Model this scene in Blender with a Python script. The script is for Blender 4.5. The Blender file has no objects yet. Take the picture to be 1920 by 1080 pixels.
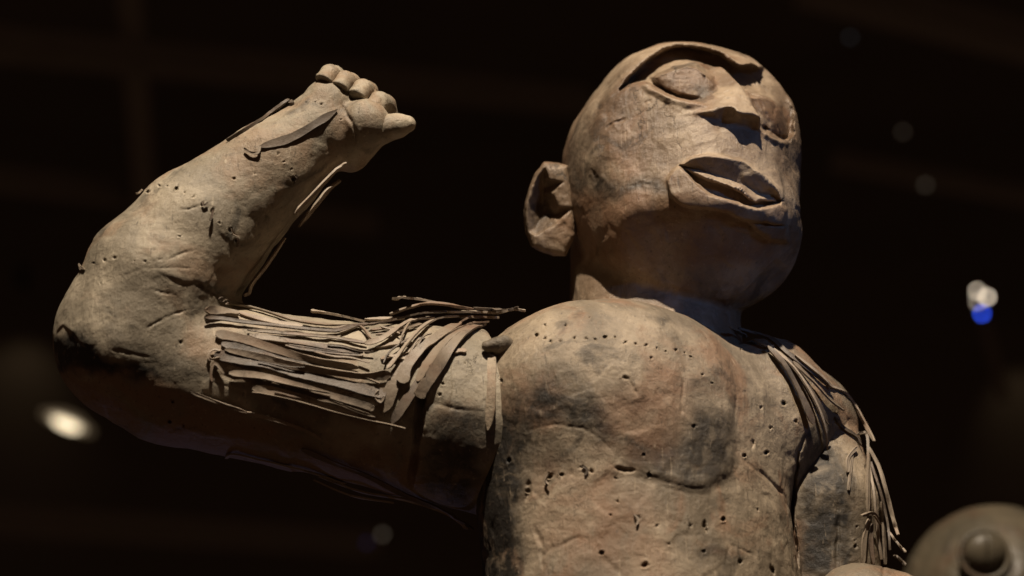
import bpy, math, random, time
import numpy as np
from mathutils import Matrix, Vector

T0 = time.time()
rng = np.random.default_rng(7)
random.seed(7)
F = np.float32

# ------------------------------------------------------------------ camera
D = 3600.0                 # camera distance in working units (1 unit = 0.5 mm)
S = 0.0005
TH = math.radians(25)
EX = np.array([1, 0, 0.0]); EY = np.array([0, -math.sin(TH), math.cos(TH)]); EZ = np.array([0, -math.cos(TH), -math.sin(TH)])
O = np.array([0, 0, 1.65])
R3 = np.stack([EX, EY, EZ], 1)          # columns
scene = bpy.context.scene
col = scene.collection

def W(p):
    """working frame -> world metres"""
    return O + S * (np.asarray(p, float) @ R3.T)

def P(px, py, z=0.0):
    k = (D - z) / D
    return np.array([(px - 960) * k, (540 - py) * k, z])

def proj(p):
    k = D / (D - p[:, 2])
    return 960 + p[:, 0] * k, 540 - p[:, 1] * k

cd = bpy.data.cameras.new('camera')
cam = bpy.data.objects.new('camera', cd); col.objects.link(cam)
cam.matrix_world = Matrix(((*R3[0], W((0, 0, D))[0]), (*R3[1], W((0, 0, D))[1]), (*R3[2], W((0, 0, D))[2]), (0, 0, 0, 1)))
cd.sensor_width = 36; cd.lens = 36 * D / 1920
cd.clip_start = 0.05; cd.clip_end = 200
cd.dof.use_dof = True
cd.dof.focus_distance = S * (D - 165)
cd.dof.aperture_fstop = (cd.lens / 1000) / (0.023)   # 23 mm entrance pupil
cd.dof.aperture_blades = 0
scene.camera = cam

# ------------------------------------------------------------------ world, lamps, exposure
w = bpy.data.worlds.new('World'); scene.world = w; w.use_nodes = True
bg = w.node_tree.nodes['Background']
bg.inputs['Color'].default_value = (1.0, 0.56, 0.33, 1); bg.inputs['Strength'].default_value = 0.036
scene.view_settings.view_transform = 'Standard'; scene.view_settings.look = 'None'
scene.view_settings.exposure = 0; scene.view_settings.gamma = 1
scene.render.engine = 'CYCLES'
scene.cycles.max_bounces = 4

def spot(name, frm, to, power, colr, radius, size=40, blend=0.4):
    l = bpy.data.lights.new(name, 'SPOT'); l.energy = power; l.color = colr
    l.shadow_soft_size = radius; l.spot_size = math.radians(size); l.spot_blend = blend
    o = bpy.data.objects.new(name, l); col.objects.link(o)
    a = Vector(W(frm)); b = Vector(W(to)); o.location = a
    o.rotation_euler = (b - a).to_track_quat('-Z', 'Y').to_euler()
    return o

KEY = np.array([-0.03, 0.95, 0.225]); KEY /= np.linalg.norm(KEY)
spot('key_spotlight', KEY * 6500 + np.array([100, 0, 0]), (60, 0, 0), 880, (1.0, 0.86, 0.69), 0.035, 34)
spot('blue_spotlight', (2900, 2000, 2600), (320, -20, -40), 26, (0.16, 0.40, 1.0), 0.1, 13, 1.0)
spot('rim_spotlight', (-1500, -3400, -2600), (-500, -200, 100), 2, (0.55, 0.55, 1.0), 0.1, 40)

# ------------------------------------------------------------------ distance-field tools
def smin(a, b, k):
    h = np.maximum(k - np.abs(a - b), 0) / k
    return np.minimum(a, b) - h * h * k * 0.25

def smax(a, b, k):
    return -smin(-a, -b, k)

def ell(p, c, r, A=None):
    q = p - np.asarray(c, F)
    if A is not None:
        q = q @ np.asarray(A, F).T
    r = np.asarray(r, F)
    k0 = np.sqrt(((q / r) ** 2).sum(1)); k1 = np.sqrt(((q / (r * r)) ** 2).sum(1)) + 1e-9
    return k0 * (k0 - 1) / k1

def cone(p, a, b, ra, rb):
    a = np.asarray(a, F); b = np.asarray(b, F); ab = b - a
    t = np.clip(((p - a) @ ab) / (ab @ ab), 0, 1)
    return np.sqrt(((p - a - t[:, None] * ab) ** 2).sum(1)) - (ra + (rb - ra) * t)

def seg2(x, y, pts, closed):
    """distance to a 2D polyline, and for closed ones the sign (negative inside)"""
    d = np.full(x.shape, 1e9, F); s = np.ones(x.shape, bool)
    n = len(pts)
    for i in range(n if closed else n - 1):
        ax, ay = pts[i]; bx, by = pts[(i + 1) % n]
        ex, ey = bx - ax, by - ay
        wx, wy = x - ax, y - ay
        t = np.clip((wx * ex + wy * ey) / (ex * ex + ey * ey + 1e-9), 0, 1)
        d = np.minimum(d, (wx - ex * t) ** 2 + (wy - ey * t) ** 2)
        if closed:
            c = (ay > y) != (by > y)
            xi = ax + (y - ay) / (by - ay + 1e-9) * ex
            s ^= c & (x < xi)
    d = np.sqrt(d)
    return np.where(s, d, -d) if closed else d

def sstep(a, b, x):
    t = np.clip((x - a) / (b - a), 0, 1)
    return t * t * (3 - 2 * t)

def within(x, y, pts, m):
    a = np.array(pts)
    return (x > a[:, 0].min() - m) & (x < a[:, 0].max() + m) & (y > a[:, 1].min() - m) & (y < a[:, 1].max() + m)

class Relief:
    """carved relief: height added along the surface, laid out on drawn outlines"""
    def __init__(s, p, ok):
        s.n = len(p); s.i = np.flatnonzero(ok); o = p[s.i]
        x, y = proj(o)
        s.x = (x + vnoise(o, 17, 5) * F(1.6) + vnoise(o, 6, 6) * F(.8)).astype(F); s.y = (y + vnoise(o, 17, 7) * F(1.6) + vnoise(o, 6, 8) * F(.8)).astype(F)
        s.g = np.zeros(len(o), F)
    @property
    def h(s):
        f = np.zeros(s.n, F); f[s.i] = s.g; return f
    def area(s, pts, amp, soft=3.0, bias=0.0, fade=None):
        m = np.flatnonzero(within(s.x, s.y, pts, soft + 2))
        if len(m):
            d = seg2(s.x[m], s.y[m], pts, True)
            s.g[m] += amp * sstep(soft, -soft, d + bias) * (1 if fade is None else sstep(fade[0], fade[1], s.x[m]))
    def dome(s, pts, amp, edge, power=0.5):
        m = np.flatnonzero(within(s.x, s.y, pts, 2))
        if len(m):
            d = seg2(s.x[m], s.y[m], pts, True)
            s.g[m] += amp * np.clip(-d / edge, 0, 1) ** power
    def slope(s, pts, top, bot, a0, a1, soft=2.0):
        m = np.flatnonzero(within(s.x, s.y, pts, soft + 2))
        if len(m):
            d = seg2(s.x[m], s.y[m], pts, True)
            dt = seg2(s.x[m], s.y[m], top, False); db = seg2(s.x[m], s.y[m], bot, False)
            t = dt / (dt + db + 1e-6)
            s.g[m] += (a0 + (a1 - a0) * t) * sstep(soft, -soft, d)
    def groove(s, pts, width, depth, sharp=1.0):
        """a cut that tapers out at both ends and varies along its way"""
        m = np.flatnonzero(within(s.x, s.y, pts, width + 2))
        if not len(m): return
        x, y = s.x[m], s.y[m]
        q = np.array(pts, float); ln = np.hypot(*np.diff(q, axis=0).T); cum = np.concatenate([[0], np.cumsum(ln)])
        d = np.full(x.shape, 1e9, F); t = np.zeros(x.shape, F)
        for i in range(len(pts) - 1):
            ex, ey = q[i + 1] - q[i]
            k = np.clip(((x - q[i, 0]) * ex + (y - q[i, 1]) * ey) / (ex * ex + ey * ey + 1e-9), 0, 1)
            dd = np.hypot(x - q[i, 0] - ex * k, y - q[i, 1] - ey * k)
            c = dd < d; d = np.where(c, dd, d); t = np.where(c, (cum[i] + k * ln[i]) / cum[-1], t)
        e = np.clip(np.minimum(t, 1 - t) * 4, 0, 1) ** .6 * (.72 + .28 * np.sin(t * 17 + q[0, 0]) * np.cos(t * 7 + q[0, 1]))
        wd = width * (.45 + .55 * e)
        if 0 < depth < 12: depth = depth * .75
        s.g[m] -= depth * e * np.clip(1 - d / wd, 0, 1) ** sharp
    def holes(s, pts, r, depth):
        for q in pts:
            hv = (q[0] * 12.9898 + q[1] * 78.233) % 1.0
            rr = (r if len(q) < 3 else q[2]) * (.58 + .36 * hv)
            m = np.flatnonzero((np.abs(s.x - q[0]) < rr * 1.5) & (np.abs(s.y - q[1]) < rr * 1.5))
            if len(m):
                d = np.sqrt((s.x[m] - q[0]) ** 2 + (s.y[m] - q[1]) ** 2)
                s.g[m] -= depth * (.6 + .4 * hv) * sstep(rr * 1.25, rr * 0.4, d * (1 + .12 * np.sin(2 * np.arctan2(s.y[m] - q[1], s.x[m] - q[0]) + 9 * hv) + .08 * np.sin(5 * np.arctan2(s.y[m] - q[1], s.x[m] - q[0]) + 5 * hv))) - 1.2 * sstep(rr * .8, 0, np.abs(d - rr * 1.3))

def mesh_field(f, lo, hi, h, margin=8.0):
    """naive surface nets on the blocks that the surface crosses"""
    lo = np.asarray(lo, F); hi = np.asarray(hi, F)
    B = 8
    nb = np.ceil((hi - lo) / (h * B)).astype(int); n = nb * B
    gx, gy, gz = [lo[i] + (np.arange(nb[i]) + 0.5) * B * h for i in range(3)]
    ctr = np.stack(np.meshgrid(gx, gy, gz, indexing='ij'), -1).reshape(-1, 3).astype(F)
    dc = f(ctr)
    V = np.repeat(np.repeat(np.repeat(np.where(dc > 0, F(99), F(-99)).reshape(nb), B, 0), B, 1), B, 2)
    act = np.flatnonzero(np.abs(dc) < B * h * 0.87 * 1.15 + margin)
    bi = np.stack(np.unravel_index(act, nb), 1) * B
    off = np.stack(np.meshgrid(*[np.arange(B)] * 3, indexing='ij'), -1).reshape(-1, 3)
    for i in range(0, len(bi), 1500):
        ix = (bi[i:i + 1500, None, :] + off[None]).reshape(-1, 3)
        V[ix[:, 0], ix[:, 1], ix[:, 2]] = f((lo + ix * F(h)).astype(F))
    V[0] = V[-1] = 99; V[:, 0] = V[:, -1] = 99; V[:, :, 0] = V[:, :, -1] = 99
    Sg = V < 0
    c = [Sg[i:n[0] - 1 + i, j:n[1] - 1 + j, k:n[2] - 1 + k] for i in (0, 1) for j in (0, 1) for k in (0, 1)]
    a = np.zeros_like(c[0]); o = np.ones_like(c[0])
    for q in c: a |= q; o &= q
    cells = np.argwhere(a & ~o)
    idx = np.full(a.shape, -1, np.int32); idx[tuple(cells.T)] = np.arange(len(cells))
    acc = np.zeros((len(cells), 3), F); cnt = np.zeros(len(cells), F)
    cor = [(i, j, k) for i in (0, 1) for j in (0, 1) for k in (0, 1)]
    val = {q: V[cells[:, 0] + q[0], cells[:, 1] + q[1], cells[:, 2] + q[2]] for q in cor}
    for q in cor:
        for ax in range(3):
            if q[ax] == 0:
                r = list(q); r[ax] = 1; r = tuple(r)
                va, vb = val[q], val[r]
                m = (va < 0) != (vb < 0)
                t = np.where(m, va / np.where(m, va - vb, 1), 0)
                pos = np.zeros((len(cells), 3), F); pos[:] = q; pos[:, ax] = t
                acc += pos * m[:, None]; cnt += m
    verts = lo + (cells + acc / cnt[:, None]) * F(h)
    quads = []
    for ax in range(3):
        u, v = (ax + 1) % 3, (ax + 2) % 3
        s0 = [slice(1, -1)] * 3; s1 = [slice(1, -1)] * 3
        s0[ax] = slice(0, -1); s1[ax] = slice(1, None)
        A, Bq = Sg[tuple(s0)], Sg[tuple(s1)]
        e = np.argwhere(A != Bq)
        base = e.copy(); base[:, u] += 1; base[:, v] += 1
        fl = A[tuple(e.T)]
        def at(du, dv):
            k = base.copy(); k[:, u] -= du; k[:, v] -= dv
            return idx[k[:, 0], k[:, 1], k[:, 2]]
        q = np.stack([at(1, 1), at(0, 1), at(0, 0), at(1, 0)], 1)
        q[~fl] = q[~fl][:, ::-1]
        quads.append(q)
    quads = np.concatenate(quads)
    quads = quads[(quads >= 0).all(1)]
    return verts.astype(F), quads

def grad(f, p, e=1.5):
    g = np.stack([f(p + np.eye(3, dtype=F)[i] * F(e)) - f(p - np.eye(3, dtype=F)[i] * F(e)) for i in range(3)], 1)
    return g / (np.linalg.norm(g, axis=1, keepdims=True) + 1e-9)

def h3(i, j, k, s):
    n = (i.astype(np.int64) * 374761393 + j.astype(np.int64) * 668265263 + k.astype(np.int64) * 2147483647 + s * 974634777) & 0xffffffff
    n = ((n ^ (n >> 13)) * 1274126177) & 0xffffffff
    n = ((n ^ (n >> 16)) * 2246822519) & 0xffffffff
    return (((n ^ (n >> 15)) & 0xffffff) / F(0xffffff)).astype(F)

def vnoise(p, size, seed=0):
    q = p / F(size); b = np.floor(q).astype(np.int32); t = q - b; t = t * t * (3 - 2 * t)
    r = 0
    for i in (0, 1):
        for j in (0, 1):
            for k in (0, 1):
                wgt = (t[:, 0] if i else 1 - t[:, 0]) * (t[:, 1] if j else 1 - t[:, 1]) * (t[:, 2] if k else 1 - t[:, 2])
                r = r + wgt * h3(b[:, 0] + i, b[:, 1] + j, b[:, 2] + k, seed)
    return r * 2 - 1

def facets(p, size, seed=0):
    """hewn facets: every cell is a little tilted plane"""
    q = p / F(size); b = np.floor(q).astype(np.int32)
    acc = np.zeros(len(p), F); tot = np.zeros(len(p), F) + F(1e-6)
    for i in (-1, 0, 1):
        for j in (-1, 0, 1):
            for k in (-1, 0, 1):
                ci, cj, ck = b[:, 0] + i, b[:, 1] + j, b[:, 2] + k
                dx = [q[:, a] - (c + h3(ci, cj, ck, seed + a)) for a, c in enumerate((ci, cj, ck))]
                wg = np.exp(-24 * (dx[0] ** 2 + dx[1] ** 2 + dx[2] ** 2))
                v = sum(dx[a] * (h3(ci, cj, ck, seed + 5 + a) - 0.5) for a in range(3)) + (h3(ci, cj, ck, seed + 9) - .5) * .3
                acc += wg * v; tot += wg
    return acc / tot

# ------------------------------------------------------------------ materials
def nodes(m):
    m.use_nodes = True; nt = m.node_tree
    return nt, nt.nodes, nt.links, nt.nodes['Principled BSDF']

def wood_material(name, light, mid, red, dark, bump=1.0, seed=0.0, rough=0.52):
    m = bpy.data.materials.new(name); nt, N, L, b = nodes(m)
    tc = N.new('ShaderNodeTexCoord'); mp = N.new('ShaderNodeMapping'); L.new(tc.outputs['Object'], mp.inputs[0])
    mp.inputs['Location'].default_value = (seed, seed * 2.3, -seed)
    def noise(scale, det=5, rough=.55, dist=0.0, vec=None):
        n = N.new('ShaderNodeTexNoise'); n.inputs['Scale'].default_value = scale; n.inputs['Detail'].default_value = det
        n.inputs['Roughness'].default_value = rough; n.inputs['Distortion'].default_value = dist
        L.new((vec or mp).outputs[0], n.inputs['Vector']); return n
    def ramp(src, a, bb):
        r = N.new('ShaderNodeMapRange'); r.interpolation_type = 'SMOOTHSTEP'
        r.inputs[1].default_value = a; r.inputs[2].default_value = bb; L.new(src, r.inputs[0]); return r.outputs[0]
    def mix(f, a, c, mode='MIX'):
        x = N.new('ShaderNodeMix'); x.data_type = 'RGBA'; x.blend_type = mode
        if isinstance(f, float): x.inputs[0].default_value = f
        else: L.new(f, x.inputs[0])
        for s, v in ((6, a), (7, c)):
            if isinstance(v, tuple): x.inputs[s].default_value = (*v, 1)
            else: L.new(v, x.inputs[s])
        return x.outputs[2]
    def math_(op, a, bb):
        x = N.new('ShaderNodeMath'); x.operation = op
        for s, v in ((0, a), (1, bb)):
            if isinstance(v, (int, float)): x.inputs[s].default_value = v
            else: L.new(v, x.inputs[s])
        return x.outputs[0]
    big = noise(13, 6, .6, .4); med = noise(46, 6, .65, .8); fine = noise(210, 6, .7); big2 = noise(21, 5, .6, 1.0)
    vor = N.new('ShaderNodeTexVoronoi'); vor.inputs['Scale'].default_value = 38; vor.inputs['Randomness'].default_value = 1
    dn = noise(18, 3); dv = N.new('ShaderNodeVectorMath'); dv.operation = 'MULTIPLY_ADD'
    L.new(dn.outputs['Color'], dv.inputs[0]); dv.inputs[1].default_value = (.03, .03, .03); L.new(mp.outputs[0], dv.inputs[2])
    L.new(dv.outputs[0], vor.inputs['Vector'])
    c = mix(ramp(big.outputs[0], .40, .60), light, mid)
    c = mix(math_('MULTIPLY', ramp(noise(16, 5, .6, .6).outputs[0], .48, .64), .7), c, red)
    c = mix(math_('MULTIPLY', ramp(med.outputs[0], .50, .66), .45), c, mid)
    # tone differences from one hewn patch to the next
    sep = N.new('ShaderNodeSeparateColor'); L.new(vor.outputs['Color'], sep.inputs[0])
    c = mix(math_('MULTIPLY', sep.outputs[0], .28), c, mid)
    c = mix(math_('MULTIPLY', ramp(big2.outputs[0], .54, .70), .6), c, dark)
    at = N.new('ShaderNodeAttribute'); at.attribute_name = 'stain_and_shade'
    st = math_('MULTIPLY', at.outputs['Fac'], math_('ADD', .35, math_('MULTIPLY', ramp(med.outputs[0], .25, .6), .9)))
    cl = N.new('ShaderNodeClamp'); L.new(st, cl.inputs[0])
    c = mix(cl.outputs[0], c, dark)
    ar = N.new('ShaderNodeAttribute'); ar.attribute_name = 'ruddy'
    rd = math_('MULTIPLY', ar.outputs['Fac'], ramp(big2.outputs[0], .25, .6))
    c = mix(rd, c, red)
    # pale rubbed specks and dark pores
    c = mix(math_('MULTIPLY', ramp(fine.outputs[0], .60, .75), .35), c, tuple(min(1, v * 1.5) for v in light))
    c = mix(math_('MULTIPLY', ramp(fine.outputs[0], .42, .30), .45), c, dark)
    L.new(c, b.inputs['Base Color'])
    b.inputs['Roughness'].default_value = rough; b.inputs['Specular IOR Level'].default_value = .35
    # fine relief: scratches along the grain, grit, thin cracks
    def stretched(rot, sc):
        q = N.new('ShaderNodeMapping'); q.inputs['Rotation'].default_value = rot; q.inputs['Scale'].default_value = sc
        L.new(tc.outputs['Object'], q.inputs[0]); return q
    g1 = noise(330, 5, .65, 0, stretched((.15, .5, .1), (1, 1, .14)))
    g2 = noise(260, 4, .6, 0, stretched((.9, -.4, .5), (1, 1, .10)))
    g3 = noise(70, 9, .74, 0); g4 = noise(24, 4, .6, 0)
    cv = N.new('ShaderNodeTexVoronoi'); cv.feature = 'DISTANCE_TO_EDGE'; cv.inputs['Scale'].default_value = 26
    wv = N.new('ShaderNodeVectorMath'); wv.operation = 'MULTIPLY_ADD'; L.new(noise(60, 5, .7).outputs['Color'], wv.inputs[0])
    wv.inputs[1].default_value = (.035, .035, .035); L.new(stretched((.3, .6, 0), (1, 1, .45)).outputs[0], wv.inputs[2]); L.new(wv.outputs[0], cv.inputs['Vector'])
    crack = math_('MULTIPLY', ramp(cv.outputs[0], .022, .004), ramp(noise(9, 3, .5).outputs[0], .58, .68))
    sc = math_('MULTIPLY', ramp(g1.outputs[0], .60, .72), .55)
    c = mix(sc, c, dark); c = mix(math_('MULTIPLY', ramp(g2.outputs[0], .62, .72), .35), c, tuple(min(1, v * 1.35) for v in light))
    c = mix(math_('MULTIPLY', crack, .75), c, dark)
    L.new(c, b.inputs['Base Color'])
    hs = math_('ADD', math_('MULTIPLY', g1.outputs[0], -.30), math_('ADD', math_('MULTIPLY', g3.outputs[0], 1.5), math_('MULTIPLY', fine.outputs[0], .30)))
    hs = math_('ADD', hs, math_('ADD', math_('MULTIPLY', g2.outputs[0], .25), math_('MULTIPLY', g4.outputs[0], 1.2)))
    hs = math_('SUBTRACT', hs, math_('MULTIPLY', crack, .6))
    bp = N.new('ShaderNodeBump'); bp.inputs['Strength'].default_value = .48 * bump; bp.inputs['Distance'].default_value = .0024
    L.new(hs, bp.inputs['Height']); L.new(bp.outputs[0], b.inputs['Normal'])
    return m

def plain(name, colr, rough=.7, emit=None, strength=0):
    m = bpy.data.materials.new(name); nt, N, L, b = nodes(m)
    n = N.new('ShaderNodeTexNoise'); n.inputs['Scale'].default_value = 25; n.inputs['Detail'].default_value = 5
    x = N.new('ShaderNodeMix'); x.data_type = 'RGBA'; L.new(n.outputs[0], x.inputs[0])
    x.inputs[6].default_value = (*[v * .75 for v in colr], 1); x.inputs[7].default_value = (*[v * 1.25 for v in colr], 1)
    L.new(x.outputs[2], b.inputs['Base Color']); b.inputs['Roughness'].default_value = rough
    if emit:
        b.inputs['Emission Color'].default_value = (*emit, 1); b.inputs['Emission Strength'].default_value = strength
    return m

WOOD = wood_material('carved_wood', (.36, .285, .20), (.165, .130, .090), (.24, .132, .075), (.024, .020, .016), 1.2)
STRIPS = [wood_material('strip_leather', (.36, .29, .22), (.26, .21, .16), (.24, .15, .10), (.06, .05, .04), .6, 3.0, .55),
          wood_material('strip_leather', (.24, .19, .14), (.16, .125, .09), (.19, .11, .07), (.04, .03, .025), .6, 4.0, .5),
          wood_material('strip_leather', (.15, .115, .085), (.10, .078, .06), (.14, .08, .05), (.03, .025, .02), .6, 5.0, .5)]
ARMW = wood_material('carved_arm_wood', (.38, .32, .235), (.20, .168, .122), (.24, .155, .095), (.028, .025, .021), 1.1, .6)
HEADW = wood_material('carved_head_wood', (.36, .275, .19), (.175, .122, .080), (.21, .118, .068), (.028, .022, .017), 1.1, 1.7, .38)
GREY = wood_material('grey_wood', (.105, .084, .055), (.07, .058, .039), (.085, .052, .032), (.04, .035, .028), .4, 5.0, .42)

# ------------------------------------------------------------------ object helpers
def empty(name, at, label=None, cat=None, group=None):
    o = bpy.data.objects.new(name, None); col.objects.link(o); o.location = W(at)
    o.empty_display_size = .05
    if label: o['label'] = label
    if cat: o['category'] = cat
    if group: o['group'] = group
    return o

def mesh_obj(name, verts, faces, mat, parent=None, smooth=True, attrs=None, world=False):
    v = np.asarray(verts, float) if world else W(verts)
    org = np.zeros(3)
    if parent is not None:
        q = parent
        while q is not None: org = org + np.array(q.location); q = q.parent
    else:
        org = v.mean(0)
    me = bpy.data.meshes.new(name)
    v = v - org
    if isinstance(faces, np.ndarray):
        k = faces.shape[1]
        me.vertices.add(len(v)); me.vertices.foreach_set('co', v.astype(F).ravel())
        me.loops.add(faces.size); me.loops.foreach_set('vertex_index', faces.astype(np.int32).ravel())
        me.polygons.add(len(faces)); me.polygons.foreach_set('loop_start', np.arange(0, faces.size, k, dtype=np.int32))
        me.update(calc_edges=True)
    else:
        me.from_pydata([tuple(q) for q in v], [], faces)
    me.polygons.foreach_set('use_smooth', np.full(len(me.polygons), smooth))
    for an, av in (attrs or {}).items():
        a = me.attributes.new(an, 'FLOAT', 'POINT'); a.data.foreach_set('value', np.asarray(av, F))
    me.materials.append(mat); me.update()
    o = bpy.data.objects.new(name, me); col.objects.link(o)
    if parent is None: o.location = org
    else: o.parent = parent
    return o

def normals(v, q):
    fn = np.cross(v[q[:, 2]] - v[q[:, 0]], v[q[:, 3]] - v[q[:, 1]])
    n = np.zeros((len(v), 3))
    for k in range(4):
        for a in range(3): n[:, a] += np.bincount(q[:, k], fn[:, a], len(v))
    return (n / (np.linalg.norm(n, axis=1, keepdims=True) + 1e-9)).astype(F)

def hewn(v, q, fac=1.0, noise=1.0, seed=0, size=44, flake=.6):
    n = normals(v, q)
    d = facets(v, size, seed) * F(5.5 * fac) + facets(v, size * .45, seed + 31) * F(1.2 * fac) + vnoise(v, 26, seed) * F(.8 * noise) + vnoise(v, 9, seed + 3) * F(.35 * noise)
    w1 = v * np.array([1, .45, 1], F); w2 = v * np.array([.5, 1, 1], F)
    d += flake * (sstep(.05, .12, vnoise(w1, 19, seed + 40)) + .7 * sstep(.10, .17, vnoise(w2, 12, seed + 41)) - .5 * sstep(.60, .72, vnoise(w1, 8, seed + 42)))
    return v + n * d[:, None]

def blot(v, shapes):
    px, py = proj(v)
    o = np.zeros(len(v), F)
    jx = px + vnoise(v, 34, 71) * 14 + vnoise(v, 11, 72) * 6; jy = py + vnoise(v, 34, 73) * 14 + vnoise(v, 11, 74) * 6
    for pts, soft, a in shapes:
        o = np.maximum(o, a * sstep(soft, -soft, seg2(jx.astype(F), jy.astype(F), pts, True)))
    return o

# ------------------------------------------------------------------ frames of head and body
def frame(psi, th):
    ps, t = math.radians(psi), math.radians(th)
    M = lambda x, y, z: np.array([x, y * math.cos(t) + z * math.sin(t), -y * math.sin(t) + z * math.cos(t)])
    return np.stack([M(math.cos(ps), 0, -math.sin(ps)), M(0, 1, 0), M(math.sin(ps), 0, math.cos(ps))]).astype(F)   # rows l, u, f

HB = frame(33, 32); BB = frame(33, 25)
HC = P(1273, 328, -130).astype(F)
#@@HEAD
def head_base(p):
    d = ell(p, HC, (224, 268, 240), HB)
    q = (p - HC) @ HB.T
    d = smin(d, ell(p, HC + HB.T @ np.array([60, 68, 60], F), (140, 172, 152), HB), 40)
    jaw = ell(p, HC + HB.T @ np.array([10, -163, 38], F), (188, 138, 185), HB)
    d = smin(d, jaw, 60)
    for n_, cut in (((-.52, -.70, .30), 22), ((-.12, -.84, .50), 24), ((-.78, -.12, .52), 13), ((-.86, .40, -.10), 10), ((-.35, .05, .93), 9), ((.45, -.72, .50), 20)):
        u_ = np.array(n_); u_ = u_ / np.linalg.norm(u_)
        c_ = max(np.linalg.norm(u_ * (224, 268, 240)), u_ @ (10, -163, 38) + np.linalg.norm(u_ * (188, 138, 185)), u_ @ (60, 68, 60) + np.linalg.norm(u_ * (140, 172, 152))) - cut
        d = smax(d, q @ u_.astype(F) - F(c_), 6 if cut > 15 else 18)
    neck = cone(p, HC + HB.T @ np.array([22, -90, -122], F), HC + HB.T @ np.array([22, -420, -126], F), 162, 166)
    return np.minimum(smin(d, neck, 14), 1e5)

def Z1(*pts): return [(960 + x / 3.177, 40 + y / 3.177) for x, y in pts]
def Z2(*pts): return [(960 + x / 3.0, 280 + y / 3.0) for x, y in pts]

def march(f, px, py, z0=500.0, z1=-500.0, n=160):
    """first hit (or closest approach) of the view ray through each point"""
    px = np.asarray(px, F); py = np.asarray(py, F)
    best = np.full(px.shape, 1e9, F); bz = np.full(px.shape, 0, F); hit = np.zeros(px.shape, bool); z = np.full(px.shape, z0, F)
    def pt(z):
        k = (D - z) / D
        return np.stack([(px - 960) * k, (540 - py) * k, z], 1).astype(F)
    for i in range(n):
        d = f(pt(z))
        upd = (~hit) & (d < best); best = np.where(upd, d, best); bz = np.where(upd, z, bz)
        hit |= d < .3
        z = np.where(hit, z, np.maximum(z - np.maximum(np.abs(d) * .7, .4), z1))
    return pt(np.where(hit, z, bz)), hit

SOCKET = Z1((645, 405), (700, 330), (775, 258), (840, 208), (905, 170), (975, 152), (1060, 152), (1150, 168), (1240, 195), (1295, 235), (1350, 268), (1430, 266),
            (1510, 290), (1580, 352), (1636, 432), (1666, 530), (1672, 660), (1645, 706), (1590, 698), (1500, 640), (1450, 560), (1420, 470), (1385, 420), (1330, 385),
            (1270, 395), (1225, 440), (1170, 490), (1080, 480), (1000, 462), (920, 430), (850, 390), (790, 362), (700, 375))
EYE_A = Z1((832, 338), (885, 318), (955, 285), (1040, 269), (1095, 274), (1150, 316), (1196, 336), (1218, 380), (1195, 445), (1150, 466), (1080, 452), (1000, 435), (920, 405), (862, 370))
LID_A = Z1((832, 330), (870, 292), (950, 250), (1040, 236), (1108, 248), (1150, 290), (1198, 330), (1150, 318), (1095, 275), (1040, 270), (955, 285), (885, 318))
EYE_B = Z1((1402, 456), (1480, 451), (1555, 469), (1604, 502), (1636, 570), (1640, 680), (1600, 688), (1540, 660), (1480, 610), (1430, 540))
LID_B = Z1((1398, 412), (1480, 402), (1560, 450), (1605, 500), (1555, 468), (1480, 450), (1402, 455))
LIP = Z2((945, 92), (900, 120), (872, 170), (876, 220), (895, 262), (940, 302), (1000, 324), (1100, 332), (1200, 348), (1300, 393), (1400, 412), (1528, 424), (1536, 340), (1526, 292),
         (1500, 225), (1400, 128), (1300, 56), (1200, 34), (1100, 28), (1010, 48))
UP_T = Z2((945, 92), (1010, 53), (1100, 38), (1200, 43), (1290, 60), (1360, 105), (1430, 150), (1490, 212), (1525, 290))
UP_B = Z2((945, 94), (1000, 103), (1150, 148), (1230, 172), (1300, 205), (1400, 252), (1525, 292))
TOOTH_B = Z2((950, 98), (1050, 150), (1150, 187), (1225, 213), (1300, 243), (1340, 285), (1368, 304), (1400, 283), (1515, 297))
OPEN_B = Z2((965, 112), (1000, 155), (1050, 205), (1110, 255), (1200, 280), (1300, 318), (1380, 333), (1440, 322), (1505, 308))

# nose: a hewn wedge standing on the face
_np, _ = march(head_base, *zip(*Z1((1345, 385), (1084, 556), (1482, 684), (1245, 594), (1415, 645))))
NB, NAL, NAR, NTL, NTR = _np
NB = NB + HB[2] * 6 + HB[1] * 4; NAL = NAL + HB[2] * 6; NAR = NAR + HB[2] * 4
NTL = NTL + HB[2] * 38 + HB[0] * -8; NTR = NTR + HB[2] * 38
def plane(p, a, b, c, inside):
    n = np.cross(b - a, c - a); n /= np.linalg.norm(n)
    if (inside - a) @ n > 0: n = -n
    return (p - a.astype(F)) @ n.astype(F)
NIN = (NAL + NAR + NB) / 3 - HB[2] * 60
def nose(p):
    d = plane(p, NB, NAL, NTL, NIN)
    d = smax(d, plane(p, NB, NTL, NTR, NIN), 5)
    d = smax(d, plane(p, NB, NTR, NAR, NIN), 5)
    d = smax(d, plane(p, NAL, NTL, NTR, NIN) , 5)
    return smax(d, ell(p, NIN, (150, 150, 150)), 5)

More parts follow.
